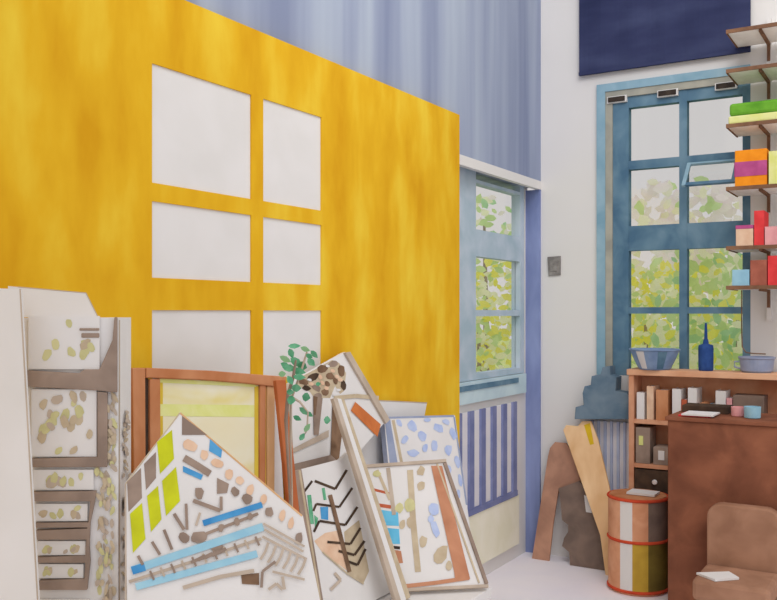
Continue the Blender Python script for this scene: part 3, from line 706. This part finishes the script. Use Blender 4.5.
# ------------------------------------------------------------------ oil drum
dc = at(638, 312, 5.17); dc.z = 0
dr = thing('drum', 'orange drum with red hoops and patchy panels beside the brown crate', 'drum', dc)
HR, DH = 0.168, 0.55
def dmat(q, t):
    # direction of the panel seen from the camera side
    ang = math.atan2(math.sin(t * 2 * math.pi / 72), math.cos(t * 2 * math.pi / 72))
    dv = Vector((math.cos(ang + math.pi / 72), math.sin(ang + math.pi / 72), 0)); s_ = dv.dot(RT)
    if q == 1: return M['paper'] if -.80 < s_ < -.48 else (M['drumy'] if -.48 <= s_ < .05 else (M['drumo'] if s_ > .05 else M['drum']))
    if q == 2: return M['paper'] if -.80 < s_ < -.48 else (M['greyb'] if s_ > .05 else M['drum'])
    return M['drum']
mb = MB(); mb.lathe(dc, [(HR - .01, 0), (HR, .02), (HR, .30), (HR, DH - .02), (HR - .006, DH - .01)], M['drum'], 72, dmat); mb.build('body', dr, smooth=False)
for z in (.02, .30, DH - .015):
    mb = MB(); mb.tube([dc + Vector((math.cos(i * math.pi / 18), math.sin(i * math.pi / 18), 0)) * HR + Vector((0, 0, z)) for i in range(37)], .009, M['red'], 8, caps=False); mb.build('hoop', dr, smooth=True)
mb = MB(); mb.lathe(dc, [(HR - .008, DH - .012), (HR - .01, DH - .004), (.01, DH - .003)], M['wood'], 36); mb.build('lid', dr)
mb = MB(); mb.box((dc.x - .05, dc.y - .06, DH), (dc.x + .11, dc.y + .06, DH + .012), M['canvas'])
tag(mb.build('paper_stack'), 'white papers lying on the drum lid', 'papers')

# ------------------------------------------------------------------ big brown crate
KX0, KX1, KY0, KY1, KT = -1.185, -0.50, 4.78, 5.20, 1.05
cr = thing('crate', 'big mottled dark brown crate at the right edge', 'crate', ((KX0 + KX1) / 2, KY0, 0))
mb = MB(); mb.box((KX0, KY0, 0), (KX1, KY1, KT - .02), M['bigbrown']); mb.build('body', cr, 0.006)
mb = MB(); mb.box((KX0 - .012, KY0 - .012, KT - .02), (KX1, KY1, KT), M['bigbrown']); mb.build('lid', cr, 0.004)
bx('folder', (-1.14, 4.82, KT), (-.98, 5.0, KT + .008), 'redb', 'flat red folder under the white paper on the crate', 'folder', bevel=0)
bx('sheet_of_paper', (-1.12, 4.80, KT + .0085), (-.96, 4.98, KT + .016), 'canvas', 'white paper lying on the crate lid over the red folder', 'paper', bevel=0)
bx('dark_case', (-1.17, 5.03, KT), (-.93, 5.17, KT + .04), 'dark', 'flat dark case lying at the back of the crate lid', 'case', bevel=.004)
mb = MB(); mb.lathe((-.79, 4.93, KT), [(.035, 0), (.04, .004), (.042, .06), (.038, .06), (.035, .008)], M['skyb'], 24); tag(mb.build('cup'), 'small light blue cup at the right of the crate lid', 'cup')
mb = MB(); mb.lathe((-.87, 4.98, KT), [(.03, 0), (.033, .004), (.034, .05), (.03, .05), (.028, .008)], M['pink'], 24); tag(mb.build('cup'), 'small pink cup left of the light blue cup on the crate', 'cup')
# low chair in front
hx0, hx1 = -.965, -.62
lc = thing('chair', 'low brown upholstered chair in front of the big crate', 'chair', (-.8, 4.5, 0))
mb = MB()
def rrect(x0, x1, z0, z1, r, y):
    P = []
    for (cx, cz, a0) in ((x1 - r, z1 - r, 0), (x0 + r, z1 - r, 90)):
        for k in range(7): a = math.radians(a0 + k * 15); P.append(Vector((cx + r * math.cos(a), y, cz + r * math.sin(a))))
    return P + [Vector((x0, y, z0)), Vector((x1, y, z0))]
mb.prism(rrect(hx0, hx1, .30, .64, .07, 4.70), Vector((0, -1, 0)), 0.03, -.04, M['chairb']); mb.build('backrest', lc, .01)
mb = MB(); mb.box((hx0, 4.34, .24), (hx1, 4.66, .34), M['chairb']); mb.build('seat', lc, .02)
for (x, y) in ((hx0 + .03, 4.37), (hx1 - .03, 4.37), (hx0 + .03, 4.68), (hx1 - .03, 4.68)):
    mb = MB(); mb.tube([(x, y, 0), (x, y, .245)], [.012, .017], M['umber'], 10); mb.build('leg', lc)
mb = MB(); P = [Vector((-.96, 4.42, 0)), Vector((-.86, 4.35, 0)), Vector((-.77, 4.44, 0)), Vector((-.83, 4.52, 0))]; mb.prism(P, UP, .352, .3415, M['canvas'])
tag(mb.build('sheet_of_paper'), 'white paper lying on the seat of the low brown chair', 'paper')

# ------------------------------------------------------------------ wall shelves
SX0, SX1, SY0 = -.975, -.30, 5.22
zsh = [3.17, 2.95, 2.645, 2.295, 1.965, 1.745]
ords = ['topmost', 'second highest', 'third highest', 'fourth', 'fifth', 'lowest']
desc = ['empty wall shelf beside the navy blind', 'empty wall shelf at the top right corner of the window', 'wall shelf carrying the green folders', 'wall shelf carrying the orange box', 'wall shelf carrying the red book', 'wall shelf carrying the light blue box']
for z, ds in zip(zsh, desc):
    s_ = thing('wall_shelf', 'brown edged ' + ds, 'shelf', ((SX0 + SX1) / 2, YB, z), 'brown edged shelves on the right of the window')
    mb = MB(); mb.box((SX0 + .008, SY0 + .008, z - .016), (SX1, YB - .036, z), M['shelfb']); mb.build('board', s_)
    mb = MB(); mb.box((SX0, SY0, z - .02), (SX1, SY0 + .008, z + .001), M['shelfe']); mb.box((SX0, SY0 + .008, z - .02), (SX0 + .008, YB - .036, z + .001), M['shelfe']); mb.build('edge_strip', s_)
    for x in (-.80, -.45):
        mb = MB(); mb.box((x - .008, SY0 + .02, z - .03), (x + .008, YB - .036, z - .016), M['shelfe']); mb.box((x - .008, YB - .048, z - .12), (x + .008, YB - .036, z - .03), M['shelfe']); mb.build('bracket', s_)
mb = MB()
for x in (-.80, -.45):
    mb = MB(); mb.box((x - .012, YB - .035, 1.55), (x + .012, YB, 3.3), M['paper'])
    tag(mb.build('shelf_upright'), 'white upright rail of the wall shelves, ' + ('nearer to' if x < -.6 else 'farther from') + ' the blue window', 'rail', 'uprights of the wall shelves')
e = SY0 + .012
bx('folder', (-.965, e, zsh[2] + .001), (-.45, e + .22, zsh[2] + .045), 'lime_l', 'light lime folder below the green one on the shelf', 'folder', bevel=.008)
bx('folder', (-.96, e, zsh[2] + .0455), (-.45, e + .22, zsh[2] + .115), 'green', 'green folder lying on top of the light lime folder', 'folder', bevel=.015)
ob = bx('box', (-.93, e, zsh[3] + .001), (-.765, e + .2, zsh[3] + .20), 'orangeb', 'orange box with a magenta band on the shelf', 'box')
mb = MB(); mb.box((-.931, e - .003, zsh[3] + .055), (-.764, e, zsh[3] + .135), M['magenta']); mb.box((-.933, e - .003, zsh[3] + .055), (-.930, e + .2, zsh[3] + .135), M['magenta']); tag(mb.build('band', ob), 'magenta band')
book(-.755, zsh[3] + .001, .05, .18, .18, 'lime_l', 'canvas', 'lime yellow book right of the orange box', 'books on the wall shelves', e)
pb = bx('box', (-.925, e, zsh[4] + .001), (-.835, e + .15, zsh[4] + .095), 'peach', 'peach box with a magenta lid left of the red book', 'box')
mb = MB(); mb.box((-.926, e - .001, zsh[4] + .0955), (-.834, e + .151, zsh[4] + .115), M['magenta']); tag(mb.build('lid', pb), 'magenta lid')
book(-.83, zsh[4] + .001, .05, .19, .17, 'redb', 'canvas', 'tall red book on the shelf right of the peach box', 'books on the wall shelves', e)
book(-.775, zsh[4] + .001, .08, .10, .17, 'pink', 'canvas', 'low pink book right of the tall red book', 'books on the wall shelves', e)
bx('box', (-.945, e, zsh[5] + .001), (-.855, e + .16, zsh[5] + .09), 'skyb', 'light blue box at the left end of the lowest shelf', 'box')
bx('box', (-.85, e, zsh[5] + .001), (-.765, e + .16, zsh[5] + .14), 'maroon', 'maroon brown box right of the light blue box', 'box')
book(-.76, zsh[5] + .001, .05, .16, .16, 'redb', 'canvas', 'red book right of the maroon brown box on the lowest shelf', 'books on the wall shelves', e)
# thin cord hanging from the lowest shelf into the basin
mb = MB(); zc = zsh[5] - .02
mb.tube([(-.93, 5.44, zc), (-.93, 5.44, 1.50), (-.925, 5.43, 1.40), (-.905, 5.43, 1.368), (-.86, 5.43, 1.363), (-.80, 5.43, 1.362)], .0035, M['umber'], 8)
tag(mb.build('cord'), 'thin brown cord hanging from the lowest shelf down to the basin', 'cord')

# ------------------------------------------------------------------ garden outside
def shrub(name, label, cat, base, cx, n, spread, z0, z1, mats, r0, r1, face, group='shrubs and trees outside the windows', trunk=.05):
    root = thing(name, label, cat, base, group)
    mb = MB(); mb.tube([base, base + Vector((.03, 0, (z0 - base.z) * .6)), Vector((cx[0], cx[1], z0 + (z1 - z0) * .6))], [trunk, trunk * .8, trunk * .3], M['bark'], 8); mb.build('trunk', root)
    mb = MB(); side = face.cross(UP)
    for i in range(n):
        u = random.uniform(-1, 1); v = random.uniform(-1, 1); w = random.uniform(-1, 1)
        if u * u + v * v * .8 > 1.15: continue
        c = Vector((cx[0], cx[1], (z0 + z1) / 2 + v * (z1 - z0) / 2)) + side * (u * spread) + face * (w * .35)
        a = random.uniform(0, math.pi); r = random.uniform(r0, r1)
        ax = (side * math.cos(a) + UP * math.sin(a) + face * random.uniform(-.4, .4)).normalized(); ay = ax.cross(face + Vector((random.uniform(-.3, .3), 0, random.uniform(-.3, .3)))).normalized()
        pts = [c + ax * (r * k * x) + ay * (r * .62 * y) for x, y, k in ((-1, 0, 1), (-.5, .8, 1), (.3, .9, 1), (1, .1, 1.1), (.4, -.85, 1), (-.5, -.75, 1))]
        mb.face(pts, M[random.choice(mats)])
    mb.build('foliage', root, recalc=False)
fb = Vector((0, -1, 0))
# beyond the blue window
shrub('bush', 'yellow green bush low outside the blue window, left side', 'bush', Vector((-2.45, 9.0, -.35)), (-2.45, 9.0), 900, .62, .6, 2.05, ['f_y', 'f_g', 'f_p', 'f_y', 'f_p', 'f_g'], .03, .07, fb)
shrub('bush', 'deeper green bush low outside the blue window, right side', 'bush', Vector((-1.4, 8.0, -.35)), (-1.4, 8.0), 900, .62, .6, 2.15, ['f_g', 'f_d', 'f_p', 'f_y', 'f_g', 'f_p'], .03, .07, fb)
shrub('tree', 'pale lavender blossom tree seen through the upper panes', 'tree', Vector((-2.35, 11.6, -.35)), (-2.35, 11.6), 420, 1.3, 1.9, 3.25, ['f_l', 'f_l', 'f_l', 'f_l', 'f_l', 'f_p', 'f_g'], .07, .13, fb)
shrub('bush', 'pale yellow hedge farther back beyond the blue window bushes', 'bush', Vector((-2.3, 10.2, -.35)), (-2.3, 10.2), 620, 1.5, .3, 2.1, ['f_p', 'f_y', 'f_p', 'f_g'], .06, .11, fb)
fl_ = Vector((.45, -.89, 0)).normalized()
shrub('bush', 'yellow bush outside the narrow window by the radiator', 'bush', Vector((-4.35, 9.1, -.35)), (-4.35, 9.1), 900, .75, .5, 2.2, ['f_y', 'f_y', 'f_p', 'f_p', 'f_g', 'f_p'], .035, .075, fl_)
shrub('tree', 'sparse green tree seen through the top of the narrow window', 'tree', Vector((-4.7, 10, -.35)), (-4.7, 10), 130, .7, 2.3, 3.0, ['f_d', 'f_g', 'f_p', 'f_g', 'f_l'], .04, .08, fl_)

# ------------------------------------------------------------------ light
w = bpy.data.worlds.new('sky'); S.world = w; w.use_nodes = True
bg = w.node_tree.nodes['Background']; bg.inputs[0].default_value = (0.650, 0.622, 0.615, 1); bg.inputs[1].default_value = 1.0
sd = bpy.data.lights.new('sun', 'SUN'); sd.energy = 0.70; sd.angle = math.radians(70); sd.color = (1, .985, .97)
so = bpy.data.objects.new('sun', sd); C.objects.link(so); so.location = (3, -3, 6)
so.rotation_euler = Vector((-1, 1.0, -1.0)).to_track_quat('-Z', 'Y').to_euler()

ad = bpy.data.lights.new('fill_light', 'AREA'); ad.shape = 'RECTANGLE'; ad.size = 1.6; ad.size_y = 1.6; ad.energy = 39; ad.color = (1, .985, .97)  # added out-of-view fill from above, lifts the floor and back corner
ao = bpy.data.objects.new('fill_light', ad); C.objects.link(ao); ao.location = (-.5, 2.7, 4.5); ao.rotation_euler = Vector((-.35, .85, -1)).to_track_quat('-Z', 'Y').to_euler()

vs = S.view_settings; vs.view_transform = 'Standard'; vs.look = 'None'; vs.exposure = 0; vs.gamma = 1; vs.use_curve_mapping = False
S.cycles.use_denoising = True
S.cycles.max_bounces = 6; S.cycles.transparent_max_bounces = 16
